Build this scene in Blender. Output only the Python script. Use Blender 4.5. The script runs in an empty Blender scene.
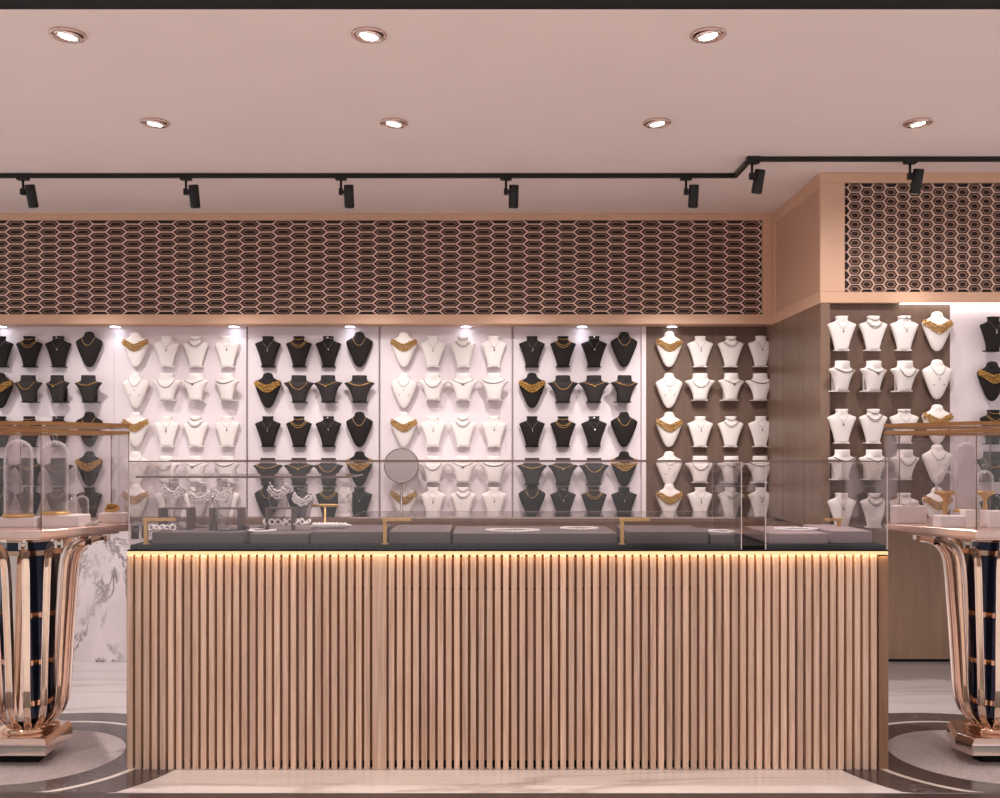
import bpy, math, random
from mathutils import Vector, Matrix
random.seed(7)
PI = math.pi
sc = bpy.context.scene
COL = sc.collection

# ------------------------------------------------------------------ helpers
F = 1000.0; VX = 487.0; VY = 452.0; EYE = 1.38
def px2x(px, Y): return (px - VX) * Y / F
def py2z(py, Y): return EYE - (py - VY) * Y / F

class MB:
    def __init__(s): s.v = []; s.f = []; s.smooth = []
    def add(s, vs, fs, smooth=False, M=None):
        o = len(s.v)
        for p in vs:
            p = Vector(p)
            s.v.append(tuple(M @ p) if M else tuple(p))
        for q in fs:
            s.f.append(tuple(i + o for i in q)); s.smooth.append(smooth)
        return s
    def box(s, x0, x1, y0, y1, z0, z1, M=None):
        if x0 > x1: x0, x1 = x1, x0
        vs = [(x0,y0,z0),(x1,y0,z0),(x1,y1,z0),(x0,y1,z0),(x0,y0,z1),(x1,y0,z1),(x1,y1,z1),(x0,y1,z1)]
        fs = [(0,3,2,1),(4,5,6,7),(0,1,5,4),(1,2,6,5),(2,3,7,6),(3,0,4,7)]
        return s.add(vs, fs, False, M)
    def prism(s, poly, z0, z1, M=None, smooth=False):       # poly counter-clockwise (x, y)
        n = len(poly)
        vs = [(x,y,z0) for x,y in poly] + [(x,y,z1) for x,y in poly]
        fs = [tuple(reversed(range(n))), tuple(range(n, 2*n))]
        fs += [(i, (i+1)%n, n+(i+1)%n, n+i) for i in range(n)]
        return s.add(vs, fs, smooth, M)
    def lathe(s, prof, n=24, M=None, smooth=True, a0=0.0):        # prof: (r, z) list, capped when r > 0 at the ends
        vs = []; fs = []
        for r, z in prof:
            for k in range(n):
                a = a0 + 2*PI*k/n
                vs.append((r*math.cos(a), r*math.sin(a), z))
        for i in range(len(prof)-1):
            for k in range(n):
                k2 = (k+1) % n
                fs.append((i*n+k, i*n+k2, (i+1)*n+k2, (i+1)*n+k))
        if prof[0][0] > 1e-5: fs.append(tuple(reversed(range(n))))
        if prof[-1][0] > 1e-5: fs.append(tuple((len(prof)-1)*n+k for k in range(n)))
        return s.add(vs, fs, smooth, M)
    def tube(s, pts, r, n=6, M=None, closed=False):
        pts = [Vector(p) for p in pts]; m = len(pts)
        vs = []; fs = []; prev = None
        for i, p in enumerate(pts):
            if closed: t = pts[(i+1) % m] - pts[(i-1) % m]
            else: t = pts[min(i+1, m-1)] - pts[max(i-1, 0)]
            t.normalize()
            ref = prev if prev is not None else (Vector((0,0,1)) if abs(t.z) < .9 else Vector((1,0,0)))
            u = (ref - t*ref.dot(t))
            if u.length < 1e-6: u = t.orthogonal()
            u.normalize(); w = t.cross(u); prev = u
            rr = r[i] if isinstance(r, (list, tuple)) else r
            for k in range(n):
                a = 2*PI*k/n
                vs.append(tuple(p + u*rr*math.cos(a) + w*rr*math.sin(a)))
        for i in range(m if closed else m-1):
            j = (i+1) % m
            for k in range(n):
                k2 = (k+1) % n
                fs.append((i*n+k, i*n+k2, j*n+k2, j*n+k))
        if not closed:
            fs.append(tuple(reversed(range(n)))); fs.append(tuple((m-1)*n+k for k in range(n)))
        return s.add(vs, fs, True, M)
    def ball(s, c, r, M=None, sc3=(1,1,1), n=6):
        prof = [(max(1e-6, math.cos(-PI/2 + PI*i/4))*1.0, math.sin(-PI/2 + PI*i/4)) for i in range(5)]
        vs = []; fs = []
        for rr, z in prof:
            for k in range(n):
                a = 2*PI*k/n
                vs.append((c[0]+r*sc3[0]*rr*math.cos(a), c[1]+r*sc3[1]*rr*math.sin(a), c[2]+r*sc3[2]*z))
        for i in range(4):
            for k in range(n):
                k2 = (k+1) % n
                fs.append((i*n+k, i*n+k2, (i+1)*n+k2, (i+1)*n+k))
        return s.add(vs, fs, True, M)
    def build(s, name, mat, parent=None, loc=None, bevel=0.0):
        me = bpy.data.meshes.new(name)
        me.from_pydata(s.v, [], s.f)
        me.polygons.foreach_set('use_smooth', s.smooth)
        me.update()
        o = bpy.data.objects.new(name, me); COL.objects.link(o)
        me.materials.append(mat)
        if parent: o.parent = parent
        if loc: o.location = loc
        if bevel:
            b = o.modifiers.new('bevel', 'BEVEL'); b.width = bevel; b.segments = 2; b.limit_method = 'ANGLE'
        return o

def tag(o, label, cat, group=None, kind=None):
    o['label'] = label; o['category'] = cat
    if group: o['group'] = group
    if kind: o['kind'] = kind
    return o
def empty(name, loc=(0,0,0), rz=0.0):
    o = bpy.data.objects.new(name, None); COL.objects.link(o)
    o.empty_display_size = .05; o.location = loc; o.rotation_euler = (0,0,rz)
    return o
def struct(o, label=None, cat=None):
    o['kind'] = 'structure'
    if label: o['label'] = label; o['category'] = cat
    return o
def copy_thing(root, loc, rz=0.0):
    r = root.copy(); COL.objects.link(r); r.location = loc; r.rotation_euler = (0,0,rz)
    for ch in root.children:
        c = ch.copy(); COL.objects.link(c); c.parent = r
        for g in ch.children:
            d = g.copy(); COL.objects.link(d); d.parent = c
    return r

# ------------------------------------------------------------------ materials
class NT:
    def __init__(s, name):
        s.m = bpy.data.materials.new(name); s.m.use_nodes = True
        s.t = s.m.node_tree; s.t.nodes.clear()
        s.out = s.n('ShaderNodeOutputMaterial')
    def n(s, typ, **kw):
        nd = s.t.nodes.new(typ)
        for k, v in kw.items(): setattr(nd, k, v)
        return nd
    def l(s, a, b): s.t.links.new(a, b)
    def bsdf(s, col=(.8,.8,.8), rough=.5, metal=0.0, spec=.5):
        b = s.n('ShaderNodeBsdfPrincipled')
        b.inputs['Base Color'].default_value = (*col, 1); b.inputs['Roughness'].default_value = rough
        b.inputs['Metallic'].default_value = metal; b.inputs['Specular IOR Level'].default_value = spec
        s.l(b.outputs[0], s.out.inputs['Surface']); return b
    def coord(s, scale=(1,1,1), loc=(0,0,0)):
        tc = s.n('ShaderNodeTexCoord'); mp = s.n('ShaderNodeMapping')
        mp.inputs['Scale'].default_value = scale; mp.inputs['Location'].default_value = loc
        s.l(tc.outputs['Object'], mp.inputs['Vector']); return mp.outputs[0]
    def noise(s, vec, scale=5, detail=3, rough=.5, dist=0.0):
        n = s.n('ShaderNodeTexNoise')
        n.inputs['Scale'].default_value = scale; n.inputs['Detail'].default_value = detail
        n.inputs['Roughness'].default_value = rough; n.inputs['Distortion'].default_value = dist
        s.l(vec, n.inputs['Vector']); return n.outputs['Fac']
    def ramp(s, fac, stops):
        r = s.n('ShaderNodeValToRGB'); e = r.color_ramp.elements
        while len(e) < len(stops): e.new(.5)
        for i, (p, c) in enumerate(stops):
            e[i].position = p; e[i].color = (*c, 1)
        s.l(fac, r.inputs[0]); return r.outputs[0]
    def math(s, op, a, b=None):
        m = s.n('ShaderNodeMath', operation=op)
        for i, x in enumerate((a, b)):
            if x is None: continue
            if isinstance(x, (int, float)): m.inputs[i].default_value = x
            else: s.l(x, m.inputs[i])
        return m.outputs[0]
    def mix(s, fac, a, b, blend='MIX'):
        m = s.n('ShaderNodeMix', data_type='RGBA', blend_type=blend)
        for i, x in ((0, fac), (6, a), (7, b)):
            if isinstance(x, (int, float)): m.inputs[i].default_value = x
            elif isinstance(x, tuple): m.inputs[i].default_value = (*x, 1)
            else: s.l(x, m.inputs[i])
        return m.outputs[2]
    def bump(s, h, b, strength=.2, dist=.002):
        n = s.n('ShaderNodeBump'); n.inputs['Strength'].default_value = strength; n.inputs['Distance'].default_value = dist
        s.l(h, n.inputs['Height']); s.l(n.outputs[0], b.inputs['Normal'])

def srgb(r, g, b):
    f = lambda c: (c/255/12.92) if c/255 <= .04045 else ((c/255+.055)/1.055)**2.4
    return (f(r), f(g), f(b))

def plain(name, col, rough=.5, metal=0.0, var=.08, scale=30, bump=0.0, spec=.5):
    t = NT(name); b = t.bsdf(col, rough, metal, spec)
    v = t.coord()
    n = t.noise(v, scale, 3)
    lo = tuple(c*(1-var) for c in col); hi = tuple(min(1, c*(1+var)) for c in col)
    t.l(t.ramp(n, [(.3, lo), (.7, hi)]), b.inputs['Base Color'])
    if bump: t.bump(n, b, bump, .002)
    return t.m

def emit(name, col, strength):
    t = NT(name); e = t.n('ShaderNodeEmission')
    e.inputs[0].default_value = (*col, 1); e.inputs[1].default_value = strength
    t.l(e.outputs[0], t.out.inputs['Surface']); return t.m

def glass(name, tint=(.95,.93,.93), base=.04, edge=.5, rough=0.0, power=4.0):
    t = NT(name)
    tr = t.n('ShaderNodeBsdfTransparent'); tr.inputs[0].default_value = (*tint, 1)
    gl = t.n('ShaderNodeBsdfGlossy'); gl.inputs['Roughness'].default_value = rough
    lw = t.n('ShaderNodeLayerWeight'); lw.inputs[0].default_value = .5
    p = t.math('POWER', lw.outputs['Facing'], power)
    fac = t.math('MINIMUM', t.math('ADD', t.math('MULTIPLY', p, edge), base), .9)
    mx = t.n('ShaderNodeMixShader')
    t.l(fac, mx.inputs[0]); t.l(tr.outputs[0], mx.inputs[1]); t.l(gl.outputs[0], mx.inputs[2])
    t.l(mx.outputs[0], t.out.inputs['Surface']); return t.m

def wood(name, dark, light, rough=.5, grain=(60, 60, 2.2), pitch=None, x0=0.0, spec=.4):
    t = NT(name); b = t.bsdf(light, rough, 0, spec)
    tc = t.n('ShaderNodeTexCoord'); obj = tc.outputs['Object']
    mp = t.n('ShaderNodeMapping'); mp.inputs['Scale'].default_value = grain
    if pitch:
        sx = t.n('ShaderNodeSeparateXYZ'); t.l(obj, sx.inputs[0])
        cell = t.math('FLOOR', t.math('DIVIDE', t.math('SUBTRACT', sx.outputs[0], x0), pitch))
        wn = t.n('ShaderNodeTexWhiteNoise', noise_dimensions='1D'); t.l(cell, wn.inputs['W'])
        cb = t.n('ShaderNodeCombineXYZ'); t.l(t.math('MULTIPLY', wn.outputs['Value'], 7.0), cb.inputs[2])
        ad = t.n('ShaderNodeVectorMath', operation='ADD'); t.l(obj, ad.inputs[0]); t.l(cb.outputs[0], ad.inputs[1])
        t.l(ad.outputs[0], mp.inputs['Vector'])
    else:
        t.l(obj, mp.inputs['Vector'])
    g = t.noise(mp.outputs[0], 1.0, 5, .6, .6)
    c = t.ramp(g, [(.28, dark), (.72, light)])
    if pitch:
        f = t.math('ADD', t.math('MULTIPLY', wn.outputs['Value'], .30), .78)
        hs = t.n('ShaderNodeHueSaturation'); t.l(f, hs.inputs['Value']); t.l(c, hs.inputs['Color']); c = hs.outputs[0]
    t.l(c, b.inputs['Base Color'])
    t.bump(g, b, .12, .001)
    return t.m

def marble(name, base, vein, scale=1.6, stretch=(1,1,1), amount=.9, width=.045, rough=.22, cloud=.06, mlo=.46):
    t = NT(name); b = t.bsdf(base, rough)
    v = t.coord(stretch)
    n = t.noise(v, scale, 8, .62, 1.2)
    d = t.math('ABSOLUTE', t.math('SUBTRACT', n, .5))
    line = t.ramp(d, [(0.0, (1,1,1)), (width, (0,0,0))])
    mask = t.ramp(t.noise(v, scale*.8, 2), [(mlo, (0,0,0)), (mlo+.16, (1,1,1))])
    k = t.mix(1.0, line, mask, 'MULTIPLY')
    bw = t.n('ShaderNodeRGBToBW'); t.l(k, bw.inputs[0])
    cl = t.noise(v, scale*2.2, 5)
    lo = tuple(c*(1-cloud*2) for c in base)
    bc = t.ramp(cl, [(.35, lo), (.65, base)])
    t.l(t.mix(t.math('MULTIPLY', bw.outputs[0], amount), bc, vein), b.inputs['Base Color'])
    return t.m

M = {}
M['ceiling'] = plain('ceiling_paint', srgb(236,219,213), .85, var=.015, scale=2)
M['black_band'] = plain('black_band', (.004,.004,.004), .9, var=.1)
M['copper_paint'] = plain('rose_bulkhead', srgb(216,174,146), .5, var=.03, scale=4)
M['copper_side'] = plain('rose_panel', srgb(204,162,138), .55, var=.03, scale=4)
M['lattice'] = plain('lattice_rose', srgb(242,208,190), .45, var=.05, scale=8)
M['lattice_ring'] = plain('lattice_bronze', srgb(176,134,114), .45, var=.06, scale=8)
M['lattice_back'] = plain('lattice_backing', srgb(46,28,24), .7, var=.1, scale=10)
M['white_panel'] = plain('white_panel', srgb(232,220,224), .55, var=.015, scale=6)
M['panel_edge'] = plain('panel_edge', srgb(150,135,135), .4, var=.05)
M['brown_panel'] = wood('brown_panel', srgb(102,79,68), srgb(121,97,84), .5, (14,14,1.2))
M['brown_wall'] = wood('brown_veneer', srgb(166,133,110), srgb(190,155,130), .32, (16,16,.9))
M['brown_side'] = wood('brown_side_veneer', srgb(122,97,83), srgb(140,114,98), .3, (16,16,.9))
M['marble'] = marble('white_marble', srgb(240,228,230), srgb(88,80,88), 2.3, (1.2,1,.8), .95, .035, mlo=.38)
M['floor'] = marble('floor_marble', srgb(226,217,217), srgb(150,132,126), 1.1, (.45,2.6,1), .55, .06, .18)
M['terrazzo'] = plain('speckled_disc', srgb(205,192,192), .5, var=.25, scale=140)
M['dark_ring'] = marble('dark_marble', srgb(88,75,74), srgb(190,180,176), 2.5, (1,1,1), .55, .012, .16)
M['dark_floor'] = marble('dark_border', srgb(72,58,54), srgb(120,105,98), 2.2, (1,1,1), .4, .01, .3)
M['pale_ring'] = plain('pale_ring', srgb(224,212,206), .25, var=.04)
M['slat'] = wood('oak_slats', srgb(200,161,136), srgb(246,213,190), .55, (70,70,2.5), pitch=.0355, x0=-1.56)
M['oak_dark'] = wood('oak_backing', srgb(120,82,58), srgb(150,106,78), .6, (60,60,2))
M['oak_end'] = wood('oak_end', srgb(130,95,73), srgb(154,116,91), .55, (60,60,2))
M['rose_satin'] = plain('satin_rose_gold', srgb(226,196,184), .22, .75, var=.03)
M['black_metal'] = plain('black_metal', (.012,.011,.011), .4, .3, var=.2)
M['black_base'] = plain('black_base', (.006,.005,.005), .6, var=.2, spec=.15)
M['black_velvet'] = plain('black_velvet', srgb(38,33,33), .8, var=.2, scale=300, bump=.2, spec=.25)
M['charcoal'] = plain('charcoal_leatherette', srgb(52,47,47), .7, var=.15, scale=300, bump=.2, spec=.3)
M['white_leather'] = plain('white_leatherette', srgb(244,236,232), .6, var=.02, scale=200, bump=.05)
M['gold'] = plain('gold', srgb(196,152,84), .38, .6, var=.3, scale=220)
M['gold_satin'] = plain('satin_gold', srgb(214,174,112), .4, .6, var=.06)
M['gold_rail'] = plain('gold_rail', srgb(160,112,72), .3, .8, var=.05)
M['bronze'] = plain('dark_silver_chain', srgb(128,112,104), .35, .7, var=.1)
M['silver'] = plain('bright_silver', srgb(225,220,218), .2, .9, var=.05)
M['darkstone'] = plain('dark_gem', srgb(58,46,52), .15, .3, var=.1)
M['rose'] = plain('polished_rose_gold', srgb(240,222,212), .1, 1.0, var=.02)
M['rose_dark'] = plain('copper_band', srgb(216,176,150), .12, 1.0, var=.03)
M['navy'] = plain('navy_mirror', srgb(44,50,70), .12, .6, var=.1)
M['led_warm'] = emit('led_warm', (1.0,.70,.36), 1.15)
M['led_white'] = emit('led_white', (1.0,.93,.86), 9)
M['lamp'] = emit('lamp_glow', (1.0,.92,.82), 14)
M['puck'] = emit('puck_glow', (.85,.88,1.0), 9)
M['glass'] = glass('case_glass', (.95,.93,.93), .035, .5)
M['glass_thin'] = glass('shelf_glass', (.95,.93,.93), .03, .6)
M['glass_edge'] = plain('glass_edge', srgb(205,190,186), .25, var=.03)
M['glass_line'] = plain('dark_glass_edge', srgb(120,96,86), .25, var=.05)
def dome_glass():
    t = NT('dome_glass')
    tr = t.n('ShaderNodeBsdfTransparent'); tr.inputs[0].default_value = (.94,.92,.92,1)
    gl = t.n('ShaderNodeBsdfGlossy'); gl.inputs['Roughness'].default_value = .06
    df = t.n('ShaderNodeBsdfDiffuse'); df.inputs[0].default_value = (.9,.86,.86,1)  # white diffuse toward grazing angles stands in for bright rim reflections
    lw = t.n('ShaderNodeLayerWeight'); lw.inputs[0].default_value = .5
    p = t.math('POWER', lw.outputs['Facing'], 2.6)
    m0 = t.n('ShaderNodeMixShader'); m0.inputs[0].default_value = .55; t.l(gl.outputs[0], m0.inputs[1]); t.l(df.outputs[0], m0.inputs[2])
    m1 = t.n('ShaderNodeMixShader'); t.l(t.math('MINIMUM', t.math('ADD', t.math('MULTIPLY', p, .9), .05), .9), m1.inputs[0])
    t.l(tr.outputs[0], m1.inputs[1]); t.l(m0.outputs[0], m1.inputs[2]); t.l(m1.outputs[0], t.out.inputs['Surface'])
    return t.m
M['dome'] = dome_glass()
M['acrylic'] = glass('acrylic', (.80,.77,.78), .10, .9, .1)
M['tray'] = plain('grey_tray', srgb(112,102,102), .6, var=.04, scale=60)
M['tray_light'] = plain('pale_tray', srgb(168,152,154), .5, var=.04, scale=60)
M['white_box'] = plain('white_plinth', srgb(236,226,224), .5, var=.02)
M['riser'] = plain('riser_metal', srgb(112,96,92), .35, .6, var=.08)
M['dark_box'] = plain('dark_ring_box', srgb(90,74,72), .5, var=.1)
M['crystal'] = plain('crystal', srgb(250,246,246), .3, 0, var=.06, scale=400)
M['mirror'] = plain('mirror_face', srgb(196,182,180), .3, .8, var=.02)
M['pewter'] = plain('pewter', srgb(140,128,126), .3, .8, var=.05)

# ------------------------------------------------------------------ camera
cam = bpy.data.cameras.new('camera'); cam.sensor_width = 36; cam.lens = 36
cam.shift_x = (500 - VX)/1000; cam.shift_y = (VY - 399)/1000
cam.clip_start = .05
co = bpy.data.objects.new('camera', cam); COL.objects.link(co)
co.location = (0, 0, EYE); co.rotation_euler = (PI/2, 0, 0)
sc.camera = co

# ------------------------------------------------------------------ shell
CEIL = 2.95; YB = 6.57; YP = 6.72; YJ = 5.617; YJP = 5.66; XJ = 1.872; XL = -4.6; XR = 4.6; YN = 4.047
ZLED = .946; ZSOF = 2.222
b = MB(); b.box(XL, XR, YN, 6.9, -.12, 0); struct(b.build('floor', M['floor']))
b = MB(); b.box(XL, XR, -2.5, 3.6, -.12, 0); struct(b.build('floor_front', M['floor']))  # out of view, made pale to bounce light up to the ceiling
b = MB(); b.box(XL, XR, 3.6, YN-.012, -.12, 0); struct(b.build('trim_1', M['dark_floor']), 'dark stone floor border in front of the pale marble', 'floor')
b = MB(); b.box(XL, XR, YN-.012, YN, -.12, -.002); struct(b.build('trim_2', M['black_base']), 'black joint between pale marble and dark floor border', 'floor joint')
b = MB(); b.box(XL, XR, 3.545, 6.9, CEIL, CEIL+.1); struct(b.build('ceiling', M['ceiling']))
b = MB(); b.box(XL, XR, 3.2, 3.545, CEIL-.001, CEIL+.1); struct(b.build('trim_3', M['black_band']), 'black band added across the ceiling near the view edge', 'ceiling band')  # black strip added at the view's upper edge, built as ceiling geometry
b = MB(); b.box(XL, XR, -2.5, 3.2, CEIL, CEIL+.1); struct(b.build('ceiling_front', M['ceiling']))
# back wall: plain carcass + lower cladding
b = MB(); b.box(XL, XR, YP+.03, 6.9, 0, CEIL); struct(b.build('wall_back', M['white_panel']))
xm = -1.9
b = MB(); b.box(XL, xm, YB, YP+.03, 0, ZLED-.02); struct(b.build('wall_lower_marble', M['marble']))
b = MB(); b.box(xm, XR, YB, YP+.03, .02, ZLED-.02); struct(b.build('wall_lower_veneer', M['brown_wall']))
b = MB(); b.box(xm, XR, YB+.01, YP+.03, 0, .02); struct(b.build('baseboard_back', M['black_base']))
b = MB(); b.box(XL, XJ, YB-.06, YP, ZLED-.02, ZLED); struct(b.build('trim_4', M['brown_panel']), 'brown ledge running below the necklace panels', 'ledge')
# bulkhead over the panels
zt0, zt1 = 2.904, 2.285
b = MB()
b.box(XL, XJ, YB, YB+.03, zt0, CEIL)
b.box(XL, XJ, YB, YB+.03, ZSOF, zt1)
xlat = px2x(762.5, YB)
b.box(xlat, XJ, YB, YB+.03, zt1, zt0)
b.box(XL, XJ, YB+.03, YP+.03, ZSOF, ZSOF+.02)
struct(b.build('wall_bulkhead', M['copper_paint'], bevel=.003))
# projecting bulkhead by the corner
yq = YP + .03
xf = px2x(845, YJ)
b = MB()
b.box(XJ, XR, YJ, YJ+.03, 2.893, CEIL); b.box(XJ, XR, YJ, YJ+.03, ZSOF-.004, 2.279); b.box(XJ, xf, YJ, YJ+.03, 2.279, 2.893)
b.box(XJ, XJ+.03, YJ+.03, yq, 2.87, CEIL); b.box(XJ, XJ+.03, YJ+.03, yq, ZSOF-.004, 2.285)
b.box(XJ, XJ+.03, YB-.05, yq, 2.285, 2.87)
b.box(XJ+.03, XR, YJ+.03, yq, ZSOF+.01, ZSOF+.03)
struct(b.build('wall_bulkhead_corner', M['copper_paint'], bevel=.003))
b = MB(); b.box(XJ+.012, XJ+.03, YJ+.03, YB-.05, 2.285, 2.87); struct(b.build('wall_bulkhead_side', M['copper_side']))
# projecting cabinet wall below it
b = MB()
b.box(XJ+.004, XJ+.056, YJ+.006, YJP+.03, .95, ZSOF)
for ya, yb_ in ((YJP+.03, 5.93), (5.934, 6.33), (6.334, yq)): b.box(XJ+.004, XJ+.05, ya, yb_, .95, ZSOF)
struct(b.build('wall_jut_side', M['brown_side']))
b = MB(); b.box(XJ+.05, XR, YJP+.03, yq, .95, ZSOF); struct(b.build('wall_jut', M['brown_panel']))

# lattice screens ------------------------------------------------------
def hexring(bm, cx, cz, hw, hh, tipf, tx, tz, y0, y1, clip):
    # flat-topped hexagon; outer size hw x hh, web thickness t
    def pts(w, h):
        k = w*tipf
        return [(-w,0),(-k,-h),(k,-h),(w,0),(k,h),(-k,h)]
    o = pts(hw, hh); i = pts(hw - tx, hh - tz)
    cl = lambda p: (min(max(cx+p[0], clip[0]), clip[1]), min(max(cz+p[1], clip[2]), clip[3]))
    O = [cl(p) for p in o]; I = [cl(p) for p in i]
    vs = [(x,y0,z) for x,z in O] + [(x,y0,z) for x,z in I] + [(x,y1,z) for x,z in I]
    fs = [(k,(k+1)%6,6+(k+1)%6,6+k) for k in range(6)] + [(6+k,6+(k+1)%6,12+(k+1)%6,12+k) for k in range(6)]
    bm.add(vs, fs)
def lattice(root, xa, xb, za, zb, y, cp, rp, hw, hh, tipf, t, iw, ih, it):
    web = MB(); ring = MB()
    clip = (xa, xb, za, zb)
    nc = int((xb-xa)/cp)+3; nr = int((zb-za)/rp)+3
    for c in range(nc):
        for r in range(nr):
            cx = xb - c*cp + cp*.35; cz = zb - r*rp - (rp*.5 if c % 2 else 0) + rp*.05
            if cx-hw > xb or cx+hw < xa or cz-hh > zb or cz+hh < za: continue
            hexring(web, cx, cz, hw, hh, tipf, t*1.45, t*.62, y, y+.010, clip)
            if xa < cx-iw and cx+iw < xb and za < cz-ih and cz+ih < zb:
                hexring(ring, cx, cz, iw, ih, tipf*.95, it*1.3, it*.9, y+.004, y+.012, clip)
    web.build('web', M['lattice'], root); ring.build('inner_rings', M['lattice_ring'], root)
    k = MB(); k.box(xa-.02, xb+.02, y+.014, y+.03, za-.02, zb+.02); k.build('backing', M['lattice_back'], root)
sA = YB/F
r = empty('lattice_screen', (0,0,0))
tag(r, 'long rose lattice screen of stretched hexagons above the white necklace panels', 'lattice screen', 'lattice screens')
lattice(r, -3.9, xlat, zt1, zt0, YB+.012, 16.75*sA, 7.92*sA, 10.9*sA, 3.96*sA, .56, 0.80*sA, 7.4*sA, 2.35*sA, .7*sA)
sB = YJ/F
r = empty('lattice_screen', (0,0,0))
tag(r, 'rose lattice screen of compact hexagons on the projecting corner bulkhead', 'lattice screen', 'lattice screens')
lattice(r, xf, 3.6, 2.279, 2.893, YJ+.012, 12.0*sB, 9.25*sB, 7.5*sB, 4.62*sB, .55, .5*sB, 4.9*sB, 2.9*sB, .8*sB)

# wall panels ------------------------------------------------------
PN = ['sixth panel from the corner', 'fifth panel from the corner', 'fourth panel from the corner', 'third panel from the corner', 'second panel from the corner', 'brown corner panel']
edges = [px2x(e, YP) for e in (-152, -19, 114, 247, 379.5, 512.5, 645, 775)]
desc = ['', 'white wall panel with black busts behind the glass-domed table', 'white wall panel with white busts, fifth from the corner',
        'white wall panel with black busts, fourth from the corner', 'white wall panel with white busts behind the round mirror',
        'white wall panel with black busts beside the brown panel', 'brown wall panel with white busts in the corner']
for i in range(7):
    a, c = edges[i]+.006, edges[i+1]-.006
    if i == 5: c -= .022
    if i == 1: c += .0052
    if i == 2: a -= .0052
    if i == 0: a = -4.5
    b = MB(); b.box(a, c, YP, YP+.03, ZLED, ZSOF)
    o = b.build('wall_panel', M['brown_panel' if i == 6 else 'white_panel'])
    tag(o, desc[i] or 'plain white wall panel past the sixth busts panel', 'wall panel', 'necklace wall panels')
for i in (1, 3, 4, 5, 6):
    b = MB(); x = edges[i]
    if i == 6: b.box(x-.026, x+.004, YP-.02, YP+.03, ZLED, ZSOF)
    else: b.box(x-.004, x+.004, YP-.006, YP+.03, ZLED, ZSOF)
    o = b.build('trim_%d' % (10+i), M['white_panel' if i == 6 else 'panel_edge']); struct(o)
xw = px2x(950, YJP)
b = MB(); b.box(XJ+.056, xw, YJP, YJP+.03, .95, ZSOF)
tag(b.build('wall_panel', M['brown_panel']), 'brown wall panel with white busts on the projecting wall', 'wall panel', 'necklace wall panels')
b = MB(); b.box(xw, 3.7, YJP, YJP+.03, .95, ZSOF)
tag(b.build('wall_panel', M['white_panel']), 'white wall panel with black busts on the projecting wall', 'wall panel', 'necklace wall panels')
o = MB().box(2.33, 3.6, YJ+.012, YJ+.03, ZSOF-.008, ZSOF-.004).build('led_strip', M['led_white'])
tag(o, 'bright white light strip under the projecting corner bulkhead', 'light strip')

# floor inlays ------------------------------------------------------
def annulus(name, cx, cy, r0, r1, z, mat, n=72):
    b = MB(); vs = []; fs = []
    for k in range(n):
        a = 2*PI*k/n
        for rr, zz in ((r0, z), (r1, z), (r1, z-.003)):
            y = max(cy+rr*math.sin(a), YN+.001)
            vs.append((cx+rr*math.cos(a), y, zz))
    for k in range(n):
        j = (k+1) % n
        fs.append((k*3, k*3+1, j*3+1, j*3)); fs.append((k*3+1, k*3+2, j*3+2, j*3+1))
    b.add(vs, fs); return b.build(name, mat)
TL = (-2.075, 4.54); TR = (2.256, 4.54)
for i, (cx, cy) in enumerate((TL, TR)):
    struct(annulus('trim_%d' % (20+i*4), cx, cy, .002, .41, .003, M['terrazzo']))
    struct(annulus('trim_%d' % (21+i*4), cx, cy, .41, .556, .0025, M['dark_ring']))
    struct(annulus('trim_%d' % (22+i*4), cx, cy, .556, .582, .003, M['pale_ring']))
    struct(annulus('trim_%d' % (23+i*4), cx, cy, .582, .745, .0025, M['dark_ring']))

# ------------------------------------------------------------------ lights helpers
def spot(name, loc, target, energy, size=70, blend=.6, col=(1,.95,.915), radius=.03):
    l = bpy.data.lights.new(name, 'SPOT'); l.energy = energy; l.spot_size = math.radians(size); l.spot_blend = blend
    l.color = col; l.shadow_soft_size = radius
    o = bpy.data.objects.new(name, l); COL.objects.link(o); o.location = loc
    d = Vector(target) - Vector(loc); o.rotation_euler = d.to_track_quat('-Z', 'Y').to_euler()
    return o

# ceiling downlights ------------------------------------------------------
def make_downlight(R):
    root = empty('ceiling_downlight')
    k = MB(); k.lathe([(R*1.0,0),(R*1.02,-.006),(R*.93,-.010),(R*.80,-.004),(R*.80,.0)], 32); k.build('trim_ring', M['rose_satin'], root)
    k = MB(); T = Matrix.Translation((0,0,-.004)) @ Matrix.Rotation(math.radians(9), 4, 'Y')
    k.lathe([(R*.78,.004),(R*.78,-.008),(R*.64,-.010),(R*.52,-.002)], 32, T); g = k.build('gimbal_ring', M['rose'], root)
    k = MB(); k.lathe([(R*.53,.002),(R*.50,-.006)], 24, T); k.build('bulb', M['lamp'], root)
    return root
dl = [(-1.574,3.756,'by the first dome of the glass case table'),(-.443,3.756,''),(.83,3.756,''),(-1.58,4.758,''),(-.4425,4.758,''),(.809,4.758,''),(2.05,4.758,'')]
dlab = ['large recessed downlight nearest the black ceiling band, leftmost of three', 'large recessed downlight nearest the black ceiling band, middle of three',
        'large recessed downlight nearest the black ceiling band, rightmost of three', 'recessed downlight closer to the light track, first of four',
        'recessed downlight closer to the light track, second of four', 'recessed downlight closer to the light track, third of four',
        'recessed downlight in front of the projecting corner bulkhead']
p = None
for i, (x, y, _) in enumerate(dl):
    if p is None: p = make_downlight(.066); o = p
    else: o = copy_thing(p, (0,0,0))
    o.location = (x, y, CEIL-.001); o.rotation_euler = (0,0, PI if x > 0 else 0)
    tag(o, dlab[i], 'downlight', 'recessed ceiling downlights')
    spot('downlight_lamp', (x, y, CEIL-.03), (x, y, 0), 20 if y < 4 else (60 if x > 1.5 else 105), 120 if y < 4 else 165, 1.0)
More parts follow.
